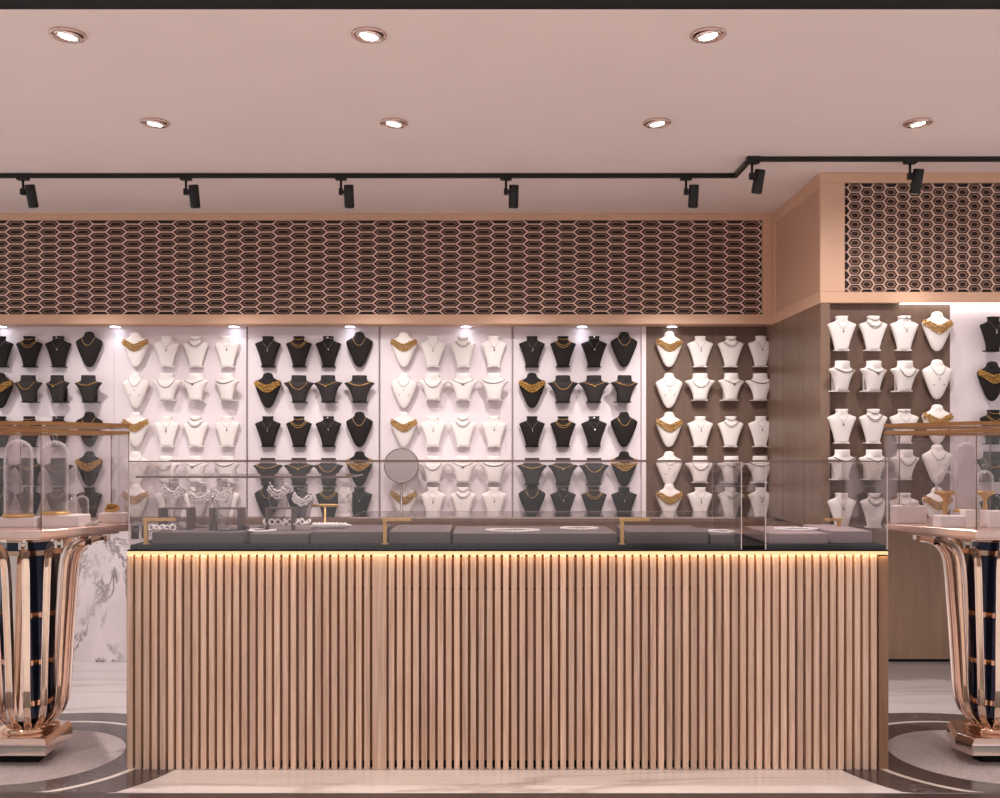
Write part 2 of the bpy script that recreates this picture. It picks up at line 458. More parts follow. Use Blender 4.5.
for y in (2.6, 1.2, -.2):  # fill spots added out of view to brighten the room, no fixtures built
    for x in (-2.7, -.9, .9, 2.7):
        spot('fill_spot', (x, y, CEIL-.03), (x, y, 0), 58, 105, .8)

# track and heads ------------------------------------------------------
ZT = CEIL-.03; YT1 = 5.64; YT2 = 5.32; XT = 1.40
r = empty('lighting_track', (XT, YT1, CEIL))
tag(r, 'black lighting track running across the ceiling with a step by the corner', 'light track')
k = MB(); k.box(XL-XT, 0+.011, -.011, .011, -.024, 0); k.build('rail', M['black_metal'], r)
k = MB(); k.box(-.011, .011, YT2-YT1-.011, -.011, -.024, 0); k.build('rail', M['black_metal'], r)
k = MB(); k.box(.011, XR-XT, YT2-YT1-.011, YT2-YT1+.011, -.024, 0); k.build('rail', M['black_metal'], r)
k = MB(); k.box(-.02, .05, YT2-YT1-.02, YT2-YT1+.02, -.034, 0); k.build('corner_joint', M['black_metal'], r)
def make_head():
    root = empty('track_spotlight')
    k = MB(); k.box(-.032, .032, -.018, .018, -.014, .0); k.build('track_adapter', M['black_metal'], root, bevel=.003)
    k = MB(); k.lathe([(.007,-.075),(.007,-.014)], 10); k.box(-.012,.012,-.012,.012,-.096,-.062); k.box(.01,.03,-.008,.008,-.088,-.073); k.build('stem', M['black_metal'], root)
    T = Matrix.Translation((.044,.012,-.102)) @ Matrix.Rotation(math.radians(20), 4, 'X')
    k = MB(); k.lathe([(.026,-.062),(.028,-.058),(.028,.060),(.025,.064)], 24, T); h = k.build('lamp_head', M['black_metal'], root)
    k = MB(); k.lathe([(.020,-.065),(.020,-.0621)], 20, T); k.build('lens', M['lamp_dim'], h)
    return root
M['lamp_dim'] = emit('lens_glow', (1,.9,.75), .25)
heads = [(23,0),(186,0),(341,0),(506,0),(686,0),(752,1),(910,1)]
hl = ['first black spotlight on the long track run, farthest from the ceiling corner','second black spotlight on the long track run','third black spotlight on the long track run, above the fourth panel',
      'fourth black spotlight on the long track run, above mid lattice','black spotlight on the track just before its step','black spotlight hanging at the step joint of the track','black spotlight in front of the corner lattice screen']
p = None; HX = []
for i, (px, s) in enumerate(heads):
    Y = YT2 if s else YT1; x = px2x(px, Y)
    o = make_head() if p is None else copy_thing(p, (0,0,0))
    if p is None: p = o
    o.location = (x, Y, CEIL-.0235); o.rotation_euler = (0,0, math.radians((-4,0,2,3,-2,14,4)[i]))
    tag(o, hl[i], 'track spotlight', 'black track spotlights'); HX.append((x+.05, Y+.06, CEIL-.245))
# lamps of the heads (each washes the necklace wall); one more head each way past the frame
for i, (x, y, z) in enumerate(HX):
    if i == 6: spot('track_lamp', (x,y,z), (x+.25, YJP, 1.15), 15, 52, .9)
    elif i == 5: spot('track_lamp', (x,y,z), (x-.2, YP, 1.4), 36, 58, .9)
    else: spot('track_lamp', (x,y,z), (x+(.06 if i<4 else -.05), YP, 1.42), 46, 58, .9)
spot('track_lamp', (-3.7, 5.7, 2.7), (-3.5, YP, 1.42), 46, 58, .9)

# soffit pucks ------------------------------------------------------
pk = None
pl = ['in front of the sixth panel','between the sixth and fifth panels','at the edge of the fifth panel','over the fourth panel','over the third panel','over the second panel','over the brown corner panel']
for i, px in enumerate((1,115,234,350,466,582,672)):
    Y = 6.665; x = px2x(px, Y)
    if pk is None:
        pk = empty('puck_light'); k = MB(); k.lathe([(.042,0),(.042,-.006),(.034,-.008),(.034,-.004)], 24); k.build('rim', M['silver'], pk)
        k = MB(); k.lathe([(.034,-.004),(.033,-.0085)], 24); k.build('lens', M['puck'], pk); o = pk
    else: o = copy_thing(pk, (0,0,0))
    o.location = (x, Y, ZSOF)
    tag(o, 'small round soffit light ' + pl[i], 'puck light', 'soffit puck lights')
    spot('puck_lamp', (x, Y, ZSOF-.015), (x, Y+.02, 0), .5, 120, .8, (.92,.92,1), .02)

# ------------------------------------------------------------------ busts
BACK = {'A': .034, 'B': .036, 'C': .058}        # distance of the bust's mid plane in front of the wall
PROF = {
 'A': [(0,.040,.012),(.02,.042,.016),(.06,.052,.021),(.10,.066,.026),(.135,.079,.029),(.150,.086,.028),(.156,.086,.026),(.162,.075,.025),(.170,.052,.025),(.176,.038,.027),(.182,.034,.028),(.192,.034,.029),(.202,.038,.030),(.205,.036,.028)],
 'B': [(0,.006,.006),(.004,.016,.010),(.015,.028,.015),(.035,.040,.020),(.065,.053,.026),(.10,.068,.031),(.13,.080,.034),(.15,.087,.034),(.165,.090,.033),(.174,.087,.031),(.182,.076,.029),(.190,.060,.027),(.198,.045,.026),(.206,.036,.027),(.216,.033,.027),(.226,.030,.025),(.232,.022,.019),(.236,.010,.010)],
 'C': [(0,.044,.020),(.02,.046,.024),(.05,.053,.030),(.08,.065,.035),(.10,.077,.037),(.115,.090,.037),(.124,.100,.035),(.129,.102,.033),(.133,.092,.033),(.138,.068,.034),(.143,.056,.036),(.150,.051,.038),(.165,.049,.039),(.178,.049,.039),(.180,.047,.037)],
}
def wd(kind, z):
    P = PROF[kind]; z = min(max(z, 0), P[-1][0])
    for (a, w0, d0), (c, w1, d1) in zip(P, P[1:]):
        if a <= z <= c:
            f = (z-a)/(c-a+1e-9); return w0+(w1-w0)*f, d0+(d1-d0)*f
    return P[-1][1], P[-1][2]
def surf(kind, x, z, off=.002):
    w, d = wd(kind, z); q = min(abs(x)/w, 1.0)
    e = 3.2 if kind == 'A' else 2.4
    return (x, -BACK[kind] - d*(1-q**e)**(1/e) - off, z)
def bust_body(kind, mat, parent):
    b = MB(); n = 24; vs = []; fs = []; P = PROF[kind]
    e = 3.2 if kind == 'A' else 2.4
    for z, w, d in P:
        for k in range(n):
            a = 2*PI*k/n; c, s = math.cos(a), math.sin(a)
            x = w*math.copysign(abs(c)**(2/e), c)
            y = math.copysign(abs(s)**(2/e), s)
            y = -BACK[kind] + (y*d if y < 0 else y*min(d, .014))
            vs.append((x, y, z))
    for i in range(len(P)-1):
        for k in range(n):
            k2 = (k+1) % n
            fs.append((i*n+k, i*n+k2, (i+1)*n+k2, (i+1)*n+k))
    fs.append(tuple(reversed(range(n)))); fs.append(tuple((len(P)-1)*n+k for k in range(n)))
    b.add(vs, fs, True); return b.build('body', mat, parent)
def make_bust(kind, color):
    root = empty('necklace_bust')
    if color == 'white': m = M['white_leather']
    else: m = M['charcoal'] if kind == 'C' else M['black_velvet']
    bust_body(kind, m, root)
    b = MB()
    if kind == 'B': b.lathe([(.012,0),(.012,.03)], 12, Matrix.Translation((0,-.001,.12)) @ Matrix.Rotation(PI/2, 4, 'X')); b.build('wall_peg', M['pewter'], root)
    else:
        w = .046 if kind == 'A' else .050
        b.box(-w, w, -BACK[kind]-.012, -.001, 0, .006)
        b.box(-w*.5, w*.5, -.008, -.001, 0, .10); b.build('stand_foot', m, root)
    return root

def curve(kind, hw, ztop, zlow, power, off=.002, n=24, sag=0.0):
    pts = []
    for i in range(n+1):
        t = -1 + 2*i/n; x = hw*t
        z = zlow + (ztop-zlow)*abs(t)**power
        pts.append(surf(kind, x, z, off))
    return pts
def beadstrip(b, pts, r, step=1, sc3=(1,.8,1)):
    for p in pts[::step]:
        b.ball(p, r*random.uniform(.85,1.2), None, sc3, 6)
def make_necklace(style, color):
    gold = color == 'black'
    cm = M['gold'] if gold else M['bronze']
    fine = M['pewter']
    b = MB(); pend = None
    if style == 'pendant':
        b.tube(curve('A', .038, .176, .125, 1.25), .0009, 5); cmx = M['pewter'] if gold else M['bronze']
        pend = MB(); pend.tube([surf('A',.001,.126,.003), surf('A',.004,.110,.004), surf('A',-.001,.100,.004)], [.0012,.003,.0022], 6); pm = M['silver'] if gold else M['pewter']
        cm = M['pewter'] if gold else M['pewter']
    elif style == 'drop':
        b.tube(curve('A', .038, .176, .125, 1.1), .0008, 5); cm = M['pewter']
        pend = MB(); pend.ball(surf('A',.002,.112,.004), .0045, None, (1,.7,1.5)); pend.ball(surf('A',.002,.122,.003), .0022); pm = M['darkstone'] if not gold else M['silver']
    elif style == 'choker':
        b.tube(curve('A', .0345, .192, .187, 2), .0016, 5); b.tube(curve('A', .038, .176, .122, 1.2), .0008, 5)
        cm = M['pewter']
        pend = MB(); pend.ball(surf('A',0,.196,.004), .005, None, (1.6,.6,.9)); pend.ball(surf('A',.003,.115,.004), .005, None, (1,.6,1.2)); pm = M['silver']
    elif style == 'strands':
        for hw, zt, zl in (((.034,.190,.181),(.047,.172,.142),(.054,.168,.128)) if gold else ((.034,.190,.178),(.046,.173,.140),(.053,.169,.130))):
            pp = curve('A', hw, zt, zl, 2.0); b.tube(pp, .0016, 5); beadstrip(b, pp, .0022)
    elif style == 'thin':
        pp = curve('B', .045, .197, .142, 2.2); b.tube(pp, .0014, 5); cm = M['bronze'] if not gold else M['gold_satin']
        if not gold:
            pend = MB()
            for x, z in ((0,.118),(-.030,.085),(.030,.085)): pend.ball(surf('B',x,z,.003), .004)
            pm = M['pewter']
    elif style == 'bib':
        for s in range(5):
            pp = curve('B', .080+.002*s, .186-.007*s, .148-.0105*s, 1.25, .004+.004*(s % 2), 20)
            b.tube(pp, .0022, 5)
            for q in pp[::2] if s % 2 else pp[1::2]:
                b.ball((q[0], q[1]-random.uniform(0,.004), q[2]+random.uniform(-.002,.002)), random.uniform(.0048,.0072), None, (1.1,.8,.9), 6)
        cm = M['gold']
        pend = MB()
        for k in range(-4, 5): pend.ball(surf('B', k*.012, .106+.0016*k*k, .006), .0062)
        pm = M['gold']
    elif style == 'loop':
        pp = curve('C', .062, .140, .086, 2.2, .003); b.tube(pp, .0018, 5); beadstrip(b, pp, .0028)
    elif style == 'vee':
        pp = curve('C', .070, .135, .110, 1.2, .003); b.tube(pp, .0017, 5); beadstrip(b, pp, .0025)
        pend = MB(); pend.add([surf('C',-.014,.112,.003), surf('C',.014,.112,.003), surf('C',0,.097,.003), surf('C',-.012,.112,.008), surf('C',.012,.112,.008), surf('C',0,.099,.008)], [(0,2,1),(3,4,5),(0,1,4,3),(1,2,5,4),(2,0,3,5)]); pm = cm
    elif style == 'collar':
        pp = curve('C', .076, .135, .112, 1.9, .003); b.tube(pp, .0026, 6); beadstrip(b, pp, .0034)
    o = b.build('necklace', cm)
    if pend: pend.build('pendant', pm, o)
    return o

SHAPE = {'A': 'tapered', 'B': 'rounded', 'C': 'wide-necked'}
NW = {('pendant','black'): 'silver pendant chain', ('pendant','white'): 'thin pendant chain', ('drop','black'): 'silver drop chain', ('drop','white'): 'dark drop pendant',
      ('choker','black'): 'silver choker and pendant', ('choker','white'): 'silver choker and pendant', ('strands','black'): 'triple gold chain', ('strands','white'): 'double chain',
      ('thin','black'): 'thin chain', ('thin','white'): 'fine pendant necklace', ('bib','black'): 'chunky gold bib necklace', ('bib','white'): 'chunky gold bib necklace',
      ('loop','black'): 'gold U-shaped chain', ('loop','white'): 'U-shaped chain', ('vee','black'): 'gold chain with centre pendant', ('vee','white'): 'chain with centre pendant',
      ('collar','black'): 'thick gold collar', ('collar','white'): 'shallow collar chain'}
ROW = ['top row', 'second row', 'third row', 'fourth row', 'bottom row']
protoB = {}; protoN = {}
def place(kind, color, style, px, pybot, Y, row, panel, yaw=0.0, sz=1.0):
    x = px2x(px, Y - BACK[kind]); z = py2z(pybot, Y - BACK[kind] - .01)
    x -= BACK[kind]*math.sin(yaw); loc = (x, Y - .012*(abs(yaw) > .1), z)
    kb = (kind, color)
    if kb not in protoB: protoB[kb] = o = make_bust(kind, color); o.location = loc; o.rotation_euler = (0,0,yaw)
    else: o = copy_thing(protoB[kb], loc, yaw)
    o.scale = (sz, sz, sz)
    nw = NW[(style, color)]
    tag(o, f'{color} {SHAPE[kind]} bust wearing {nw}, {row}, {panel}', 'necklace bust', 'necklace busts on the wall panels')
    kn = (style, color)
    if kn not in protoN: protoN[kn] = n = make_necklace(style, color); n.location = loc; n.rotation_euler = (0,0,yaw)
    else: n = copy_thing(protoN[kn], loc, yaw)
    n.scale = (sz, sz, sz)
    tag(n, f'{nw} on {color} {SHAPE[kind]} bust, {row}, {panel}', 'necklace', 'necklaces on the wall busts')

BOT = {'A': [367, None, 447, None, 518], 'B': [367, 408, 447, 486.5, 519], 'C': [None, 402.5, None, 485, None]}
blk = [[('A','pendant'),('A','strands'),('A','choker'),('B','thin')], [('B','bib'),('C','loop'),('C','vee'),('C','collar')],
       [('A','pendant'),('A','strands'),('A','choker'),('B','thin')], [('C','collar'),('C','vee'),('C','loop'),('B','bib')], [('B','thin'),('A','choker'),('A','strands'),('A','drop')]]
wht = [[('B','bib'),('A','pendant'),('A','strands'),('A','drop')], [('B','thin'),('C','loop'),('C','vee'),('C','collar')],
       [('B','bib'),('A','pendant'),('A','strands'),('A','drop')], [('B','thin'),('C','loop'),('C','vee'),('C','collar')], [('B','bib'),('A','pendant'),('A','strands'),('A','drop')]]
cols = [(0.5,29.5,58.5,89.5),(136,167,196,227.5),(268,299,328.5,359.5),(404,433,463,494),(532,563,594,624),(669,700,730.5,760)]
yaws = {0: {(1,1): -.15, (1,2): -.42, (1,3): -.25}, 1: {(1,2): -.25, (1,3): -.4, (3,1): -.2, (3,2): -.3, (3,3): -.35}, 2: {(1,2): -.28, (3,0): -.1},
        3: {(1,3): -.15}, 4: {(1,3): .38, (3,0): 0}, 5: {(1,2): .35, (1,3): .1, (3,2): .2, (0,3): .12, (2,3): .12, (4,3): .12}}
for p in range(6):
    color = 'black' if p in (0,2,4) else 'white'
    tab = blk if color == 'black' else wht
    for rr in range(5):
        for c in range(4):
            kind, st = tab[rr][c]
            y = BOT[kind][rr]
            if color == 'white' and kind == 'C': y -= 2
            place(kind, color, st, cols[p][c], y, YP, ROW[rr], PN[p], yaws[p].get((rr,c), 0.0))
jb = {'A': [350.5, None, 443.5, None, 527.5], 'B': [351, 399, 444, 484, 527], 'C': [None, 391.5, None, 480, None]}
jt = [[('A','drop'),('A','strands'),('A','choker'),('B','bib')], [('C','collar'),('C','vee'),('C','loop'),('B','thin')],
      [('A','drop'),('A','strands'),('A','choker'),('B','bib')], [('C','collar'),('C','vee'),('C','loop'),('B','thin')], [('A','drop'),('A','strands'),('A','choker'),('B','bib')]]
jy = {(0,1): .1, (0,2): .1, (1,0): .45, (1,1): .42, (1,2): .32, (2,1): .1, (3,0): .4, (3,1): .3, (3,2): .3, (4,1): .15}
for rr in range(5):
    for c, px in enumerate((841.5, 873, 904, 937)):
        kind, st = jt[rr][c]
        place(kind, 'white', st, px, jb[kind][rr], YJP, ROW[rr], 'brown panel past the corner', jy.get((rr,c), 0.0), .945)
j1 = [('A','pendant'),('B','bib'),('A','strands'),('C','loop'),('A','choker')]
for rr in range(5):
    kind, st = j1[rr]
    y = jb[kind][rr]
    place(kind, 'black', st, 992, y+ (1 if kind == 'A' else 2), YJP, ROW[rr], 'white panel past the corner', .2 if kind == 'A' else 0, .945)

# ------------------------------------------------------------------ counter
XC0, XC1, YC = px2x(127, 4.34), px2x(889, 4.34), 4.34
ZC = .945; ZF = .974
root = empty('sales_counter', ((XC0+XC1)/2, YC, 0))
tag(root, 'long pale oak slatted sales counter with a glowing strip under its top', 'counter')
cx0 = (XC0+XC1)/2
def loc_(b): # counter parts are drawn in world x/y, shift to the root
    b.v = [(x-cx0, y-YC, z) for x, y, z in b.v]; return b
pitch = .0355; sw = .0235
sl = MB(); x = XC0; i = 0
xs = []
while x + sw < XC1-.045: xs.append(x); x += pitch
wide = px2x(370.5, YC)
for x in xs:
    w = sw
    if abs(x-wide) < pitch*.5: w = pitch + sw*1.05
    elif any(abs(q-wide) < pitch*.5 and x-q < pitch*1.2 and x > q for q in xs): continue
    sl.box(x, x+w, YC, YC+.03, .001, .932)
sb = loc_(sl).build('slat_front', M['slat'], root, bevel=.0015)
b = MB(); b.box(XC0, XC1-.04, YC+.02, YC+.04, .036, .780); b.box(XC0, XC1-.04, YC+.02, YC+.04, .786, .925); loc_(b).build('backing_board', M['oak_dark'], root)
b = MB(); b.box(XC0, XC1-.04, YC+.038, YC+.06, 0, .93); loc_(b).build('inner_board', M['black_base'], root)
b = MB(); b.box(XC1-.042, XC1, YC+.004, 4.95, 0, .925); b.box(XC0-.004, XC0, YC+.006, 4.95, 0, .925); b.box(XC0, XC1, 4.93, 4.95, 0, .94); loc_(b).build('end_panel', M['oak_end'], root, bevel=.002)
b = MB(); b.box(XC0-.004, XC1, YC+.010, YC+.03, .933, ZC+.003); loc_(b).build('led_strip', M['led_warm'], root)
b = MB(); b.box(XC0+.006, XC1-.006, YC+.02, 4.95, ZC+.008, ZF); b.box(XC0, XC1, YC-.002, 4.95, ZC+.004, ZC+.010); b.box(XC0-.004, XC1, YC+.03, 4.95, .925, ZC+.008); loc_(b).build('countertop', M['black_base'], root, bevel=.002)
l = bpy.data.lights.new('led_lamp', 'AREA'); l.shape = 'RECTANGLE'; l.size = XC1-XC0; l.size_y = .012; l.energy = 5; l.color = (1,.68,.32)
o = bpy.data.objects.new('led_lamp', l); COL.objects.link(o); o.location = (cx0, YC-.004, ZC+.004)
o.rotation_euler = (math.radians(-12), 0, 0)

# glass case on the counter
YG0, YG1 = YC, 4.90; ZG0, ZG1 = .990, 1.337
gx0, gx1 = px2x(128.5, YC), px2x(888, YC)
px_a, px_b = px2x(742, YC), px2x(765, YC)
gr = empty('glass_case', ((gx0+gx1)/2, YC, ZG0)); gcx = (gx0+gx1)/2
tag(gr, 'long clear glass showcase standing on the slatted oak counter', 'glass showcase')
def g_(b): b.v = [(x-gcx, y-YC, z-ZG0) for x, y, z in b.v]; return b
def pane(x0, x1, y0, y1, z0, z1, name='pane', m='glass'): return g_(MB().box(x0, x1, y0, y1, z0, z1)).build(name, M[m], gr)
pane(gx0, px_a, YG0, YG0+.006, ZC+.012, ZG1, 'front_pane'); pane(px_b, gx1, YG0, YG0+.006, ZC+.012, ZG1, 'front_pane')
pane(gx0, gx1, YG0+.006, YG1, ZG1-.006, ZG1, 'top_pane', 'glass_thin')
for x in (gx0, px_a-.006, px_b, gx1-.006): pane(x, x+.006, YG0+.006, YG1, ZF, ZG1-.006, 'end_pane', 'glass_thin')
b = MB()
for x in (px_a-.005, px_b, gx0, gx1-.006):
    b.box(x, x+.005, YG0-.0006, YG0-.0001, ZC+.012, ZG1)
for x in (px_a-.005, px_b): b.box(x+.001, x+.004, YG1, YG1+.002, ZG0, ZG1)
g_(b).build('polished_edge', M['glass_edge'], gr)
b = MB(); b.box(gx0, gx1, YG0-.001, YG0+.006, ZG1, ZG1+.005); b.box(gx0, gx1, YG1-.005, YG1, ZG1, ZG1+.004)
g_(b).build('top_edge', M['glass_line'], gr)
# upper and lower shelves
zA = py2z(476, 4.40); zB = py2z(517, 4.42)
b = MB(); b.box(gx0+.01, px2x(350, 4.4), 4.40, 4.86, zA-.008, zA); g_(b).build('upper_shelf', M['glass_thin'], gr)
b = MB(); b.box(gx0+.01, px2x(350, 4.4), 4.398, 4.40, zA-.009, zA); b.box(gx0+.01, px2x(350,4.4), 4.86, 4.862, zA-.008, zA); g_(b).build('shelf_edge', M['glass_line'], gr)
xs0, xs1 = px2x(350, 4.42), px2x(735, 4.42)
b = MB(); b.box(xs0, xs1, 4.42, 4.87, zB-.006, zB); g_(b).build('lower_shelf', M['glass_thin'], gr)
b = MB(); b.box(xs0, xs1, 4.418, 4.42, zB-.006, zB); b.box(xs0, xs1, 4.87, 4.872, zB-.005, zB); g_(b).build('shelf_edge', M['glass_edge'], gr)
xq = px2x(339, 4.42)
b = MB(); b.box(xq-.004, xq, 4.42, 4.86, zB+.002, zA-.01); g_(b).build('divider_pane', M['glass_thin'], gr)
b = MB(); b.box(xq-.004, xq, 4.418, 4.42, zB+.002, zA-.01); g_(b).build('divider_edge', M['glass_edge'], gr)

# gold brackets
def bracket(px, Y, arm, label):
    x = px2x(px, Y); zt = py2z(521, Y)
    r = empty('shelf_bracket', (x, Y, ZF)); h = zt-ZF
    b = MB(); b.box(-.008, .008, -.008, .008, 0, h); b.build('post', M['gold_satin'], r, bevel=.001)
    b = MB(); b.box(min(-.012, arm), max(.012, arm), -.010, .010, h, h+.013); b.build('arm', M['gold_satin'], r, bevel=.001)
    b = MB(); b.lathe([(.016,0),(.016,.004)], 16, Matrix.Translation((0,0,0))); b.build('foot', M['gold_satin'], r)
    tag(r, label, 'shelf bracket', 'gold shelf brackets')
bracket(385, 4.40, .115, 'gold L-shaped shelf bracket beneath the round mirror')
bracket(622, 4.40, .12, 'gold L-shaped shelf bracket in front of the brown panel edge')
bracket(146, 4.40, .13, 'gold L-shaped bracket at the crystal bracelet end of the showcase')
bracket(839, 4.74, -.065, 'small gold bracket at the empty end of the showcase')

# trays in the showcase
def tray(x0, x1, y0, y1, h, label, m='tray'):
    a, c = px2x(x0, y0), px2x(x1, y0)
    r = MB(); r.box(-(c-a)/2, (c-a)/2, 0, y1-y0, ZF-ZG0, h)
    o = r.build('display_tray', M[m], None, ((a+c)/2, y0, ZG0), bevel=.003)
    tag(o, label, 'display tray', 'grey display trays')
tray(152, 243, 4.42, 4.86, .036, 'grey display tray under the first two metal risers')
tray(250, 308, 4.42, 4.80, .030, 'grey display tray under the oval crystal necklace')
tray(311, 382, 4.42, 4.84, .038, 'grey display tray between the crystal bracelets and gold bracket')
tray(389, 450, 4.42, 4.84, .038, 'grey display tray beside the bracket below the mirror')
tray(453, 617, 4.42, 4.84, .031, 'wide grey display tray holding two laid silver necklaces')
tray(627, 708, 4.42, 4.80, .038, 'grey display tray beside the second gold bracket')
tray(711, 734, 4.42, 4.80, .026, 'narrow grey display tray against the glass divider')
tray(770, 828, 4.42, 4.86, .030, 'pale tray with an arched silver necklace', 'tray_light')
tray(832, 872, 4.45, 4.86, .038, 'pale grey tray at the empty end of the showcase', 'tray_light')

def laid_necklace(px0, px1, py, Y, z, label):
    x0, x1 = px2x(px0, Y), px2x(px1, Y); w = (x1-x0)/2
    b = MB(); n = 40
    for ring in (1.0, .82):
        pts = [(w*ring*math.cos(2*PI*k/n), .075*ring*math.sin(2*PI*k/n)*(1+.15*math.sin(3*2*PI*k/n)), .004) for k in range(n)]
        b.tube(pts, .0025, 5, None, True)
        for p in pts: b.ball(p, .0045)
    o = b.build('silver_necklace', M['crystal'], None, ((x0+x1)/2, Y+.09, z))
    tag(o, label, 'necklace', 'silver necklaces laid on trays')
laid_necklace(243, 271, 537, 4.47, ZG0+.030, 'oval crystal necklace laid flat beside the crystal bracelet rack')
laid_necklace(486, 540, 535, 4.46, ZG0+.031, 'silver necklace laid flat, first on the wide tray')
laid_necklace(562, 600, 530, 4.58, ZG0+.031, 'silver necklace laid flat near the second gold bracket')
laid_necklace(714, 738, 536, 4.46, ZG0+.026, 'silver necklace laid flat on the narrow tray')
laid_necklace(781, 823, 530, 4.55, ZG0+.030, 'silver necklace laid flat on the pale tray')

# risers
def riser(px0, px1, pyt, Y, z0, label):
    x0, x1 = px2x(px0, Y), px2x(px1, Y); w = (x1-x0)/2; h = py2z(pyt, Y)-z0
    r = empty('metal_riser', ((x0+x1)/2, Y, z0))
    for s in (-1, 1):
        b = MB(); b.box(s*w, s*(w-.017), 0, .09, 0, h-.006); b.build('leg', M['riser'], r, bevel=.001)
    b = MB(); b.box(-w, w, 0, .09, h-.006, h); b.build('top_plate', M['riser'], r, bevel=.001)
    tag(r, label, 'metal riser', 'metal risers in the showcase')
riser(158, 190, 508, 4.56, ZG0+.036, 'bronze table-shaped riser behind the crystal bracelets')
riser(209, 241, 508, 4.52, ZG0+.036, 'bronze table-shaped riser around the tall clear bust')
riser(265, 295, 508, 4.60, ZG0+.030, 'bronze table-shaped riser behind the crystal bracelet rack')
# acrylic busts
def acrylic(px, pyt, pyb, Y, z0, wpx, label, nlabel, m='acrylic'):
    x = px2x(px, Y); h = py2z(pyt, Y) - z0; w = wpx*Y/F/2
    r = empty('jewelry_bust', (x, Y, z0))
    s = h/.205; q = w/.086
    b = MB(); n = 20; vs = []; fs = []; P = PROF['A']
    for z, ww, d in P:
        for k in range(n):
            a = 2*PI*k/n; vs.append((ww*q*math.cos(a), d*.9*math.sin(a), z*s))
    for i in range(len(P)-1):
        for k in range(n): fs.append((i*n+k, i*n+(k+1)%n, (i+1)*n+(k+1)%n, (i+1)*n+k))
    fs.append(tuple((len(P)-1)*n+k for k in range(n)))
    b.add(vs, fs, True); b.build('body', M[m], r)
    b = MB(); b.box(-.045*q, .045*q, -.03, .03, 0, .006); b.build('base', M[m], r)
    tag(r, label, 'jewelry bust', 'small clear busts in the showcase')
    b = MB()
    for ring in range(3):
        for k in range(15):
            t = -1+2*k/14; xx = .058*q*t*(1+.12*ring); zz = s*(.180-.014*ring-(.030*(1-t*t)) + random.uniform(-.003,.003))
            yy = -.9*.028*math.sqrt(max(0, 1-(t*.7)**2)) - .004
            b.ball((xx, yy, zz), random.uniform(.004,.007), None, (1,.8,1.1))
    o = b.build('crystal_necklace', M['crystal'], None, (x, Y, z0))
    tag(o, nlabel, 'necklace', 'crystal necklaces on clear busts')
acrylic(201, 487, 522, 4.70, ZG0+.036, 26, 'clear bust between the first two bronze risers', 'crystal collar on the clear bust between the first two bronze risers')
acrylic(222, 479, 530, 4.50, ZG0+.036, 24, 'tall clear bust standing inside the second bronze riser', 'crystal collar on the tall clear bust inside the second riser')
acrylic(174, 479, 525, 4.74, ZG0+.036, 24, 'tall clear bust behind the first bronze riser', 'crystal collar on the tall clear bust behind the first riser')
acrylic(279, 477, 525, 4.74, ZG0+.030, 24, 'tall clear bust behind the third bronze riser', 'crystal collar on the tall clear bust behind the third riser')
acrylic(303, 488, 525, 4.66, ZG0+.030, 22, 'clear bust beside the third bronze riser', 'crystal collar on the clear bust beside the third riser')
# crystal bracelets, one by one
def bracelet(px, py, Y, R, label, z0):
    x = px2x(px, Y); b = MB(); n = 14
    T = Matrix.Rotation(math.radians(random.uniform(35,85)), 4, 'X')
    pts = [(R*math.cos(2*PI*k/n), R*math.sin(2*PI*k/n), 0) for k in range(n)]
    b.tube(pts, .003, 5, T, True)
    for p in pts: b.ball(p, random.uniform(.0045,.0065), T)
    o = b.build('crystal_bracelet', M['crystal'], None, (x, Y, z0+R*.95+.004)); o.rotation_euler = (0,0,random.uniform(-1.0,1.0))
    tag(o, label, 'bracelet', 'crystal bracelets in the showcase')
names = ['first','second','third','fourth','fifth','sixth','seventh','eighth']
for i in range(5): bracelet(151+5.4*i, 528, 4.47, .0125, f'round crystal bracelet, {names[i]} along the tray beside the gold bracket', ZG0+.036)
r = MB(); r.box(-.11, .11, -.012, .012, .0, .022); o = r.build('bracelet_rack', M['white_box'], None, (px2x(288, 4.62), 4.62, ZG0+.030), bevel=.003)
tag(o, 'white bar-shaped rack carrying a row of crystal bracelets', 'bracelet rack')
for i in range(8): bracelet(266+6.0*i, 524, 4.605, .0125, f'round crystal bracelet, {names[i]} along the white bar rack', ZG0+.052)
b = MB(); b.lathe([(.004,-.085),(.011,-.08),(.013,0),(.011,.07),(.003,.10)], 14, Matrix.Rotation(PI/2, 4, 'Y'))
for k in range(8): b.lathe([(.0145,-.003),(.0145,.003)], 12, Matrix.Translation((-.07+.02*k,0,0)) @ Matrix.Rotation(PI/2, 4, 'Y'))
o = b.build('bracelet_roll', M['crystal'], None, (px2x(330, 4.60), 4.60, ZG0+.0525))
tag(o, 'white crystal bracelet roll lying beside the bar rack', 'bracelet roll')
# little boxes
def ringbox(px, pyt, Y, w, h, z0, label):
    r = empty('ring_box', (px2x(px, Y), Y, z0))
    b = MB(); b.lathe([(w/2,0),(w/2,h*.78)], 16); b.build('body', M['dark_box'], r)
    b = MB(); b.lathe([(w*.53,h*.80),(w*.53,h*.95),(w*.45,h)], 16); b.build('lid', M['riser'], r)
    tag(r, label, 'ring box', 'round ring boxes')
ringbox(135, 511, 4.66, .034, .050+ZG0-ZF, ZF+.001, 'round dark ring box nearest the end pane of the showcase')
ringbox(145, 513, 4.70, .030, .046+ZG0-ZF, ZF+.001, 'smaller round dark ring box behind the gold bracket')
b = MB(); b.box(-.014,.014,-.014,.014,0,.072); b.box(-.015,.015,-.015,.015,.058,.061)
tag(b.build('ring_box', M['dark_box'], None, (px2x(245.5, 4.56), 4.56, ZF), bevel=.002), 'square dark ring box beside the second bronze riser', 'ring box', 'ring boxes in the showcase')
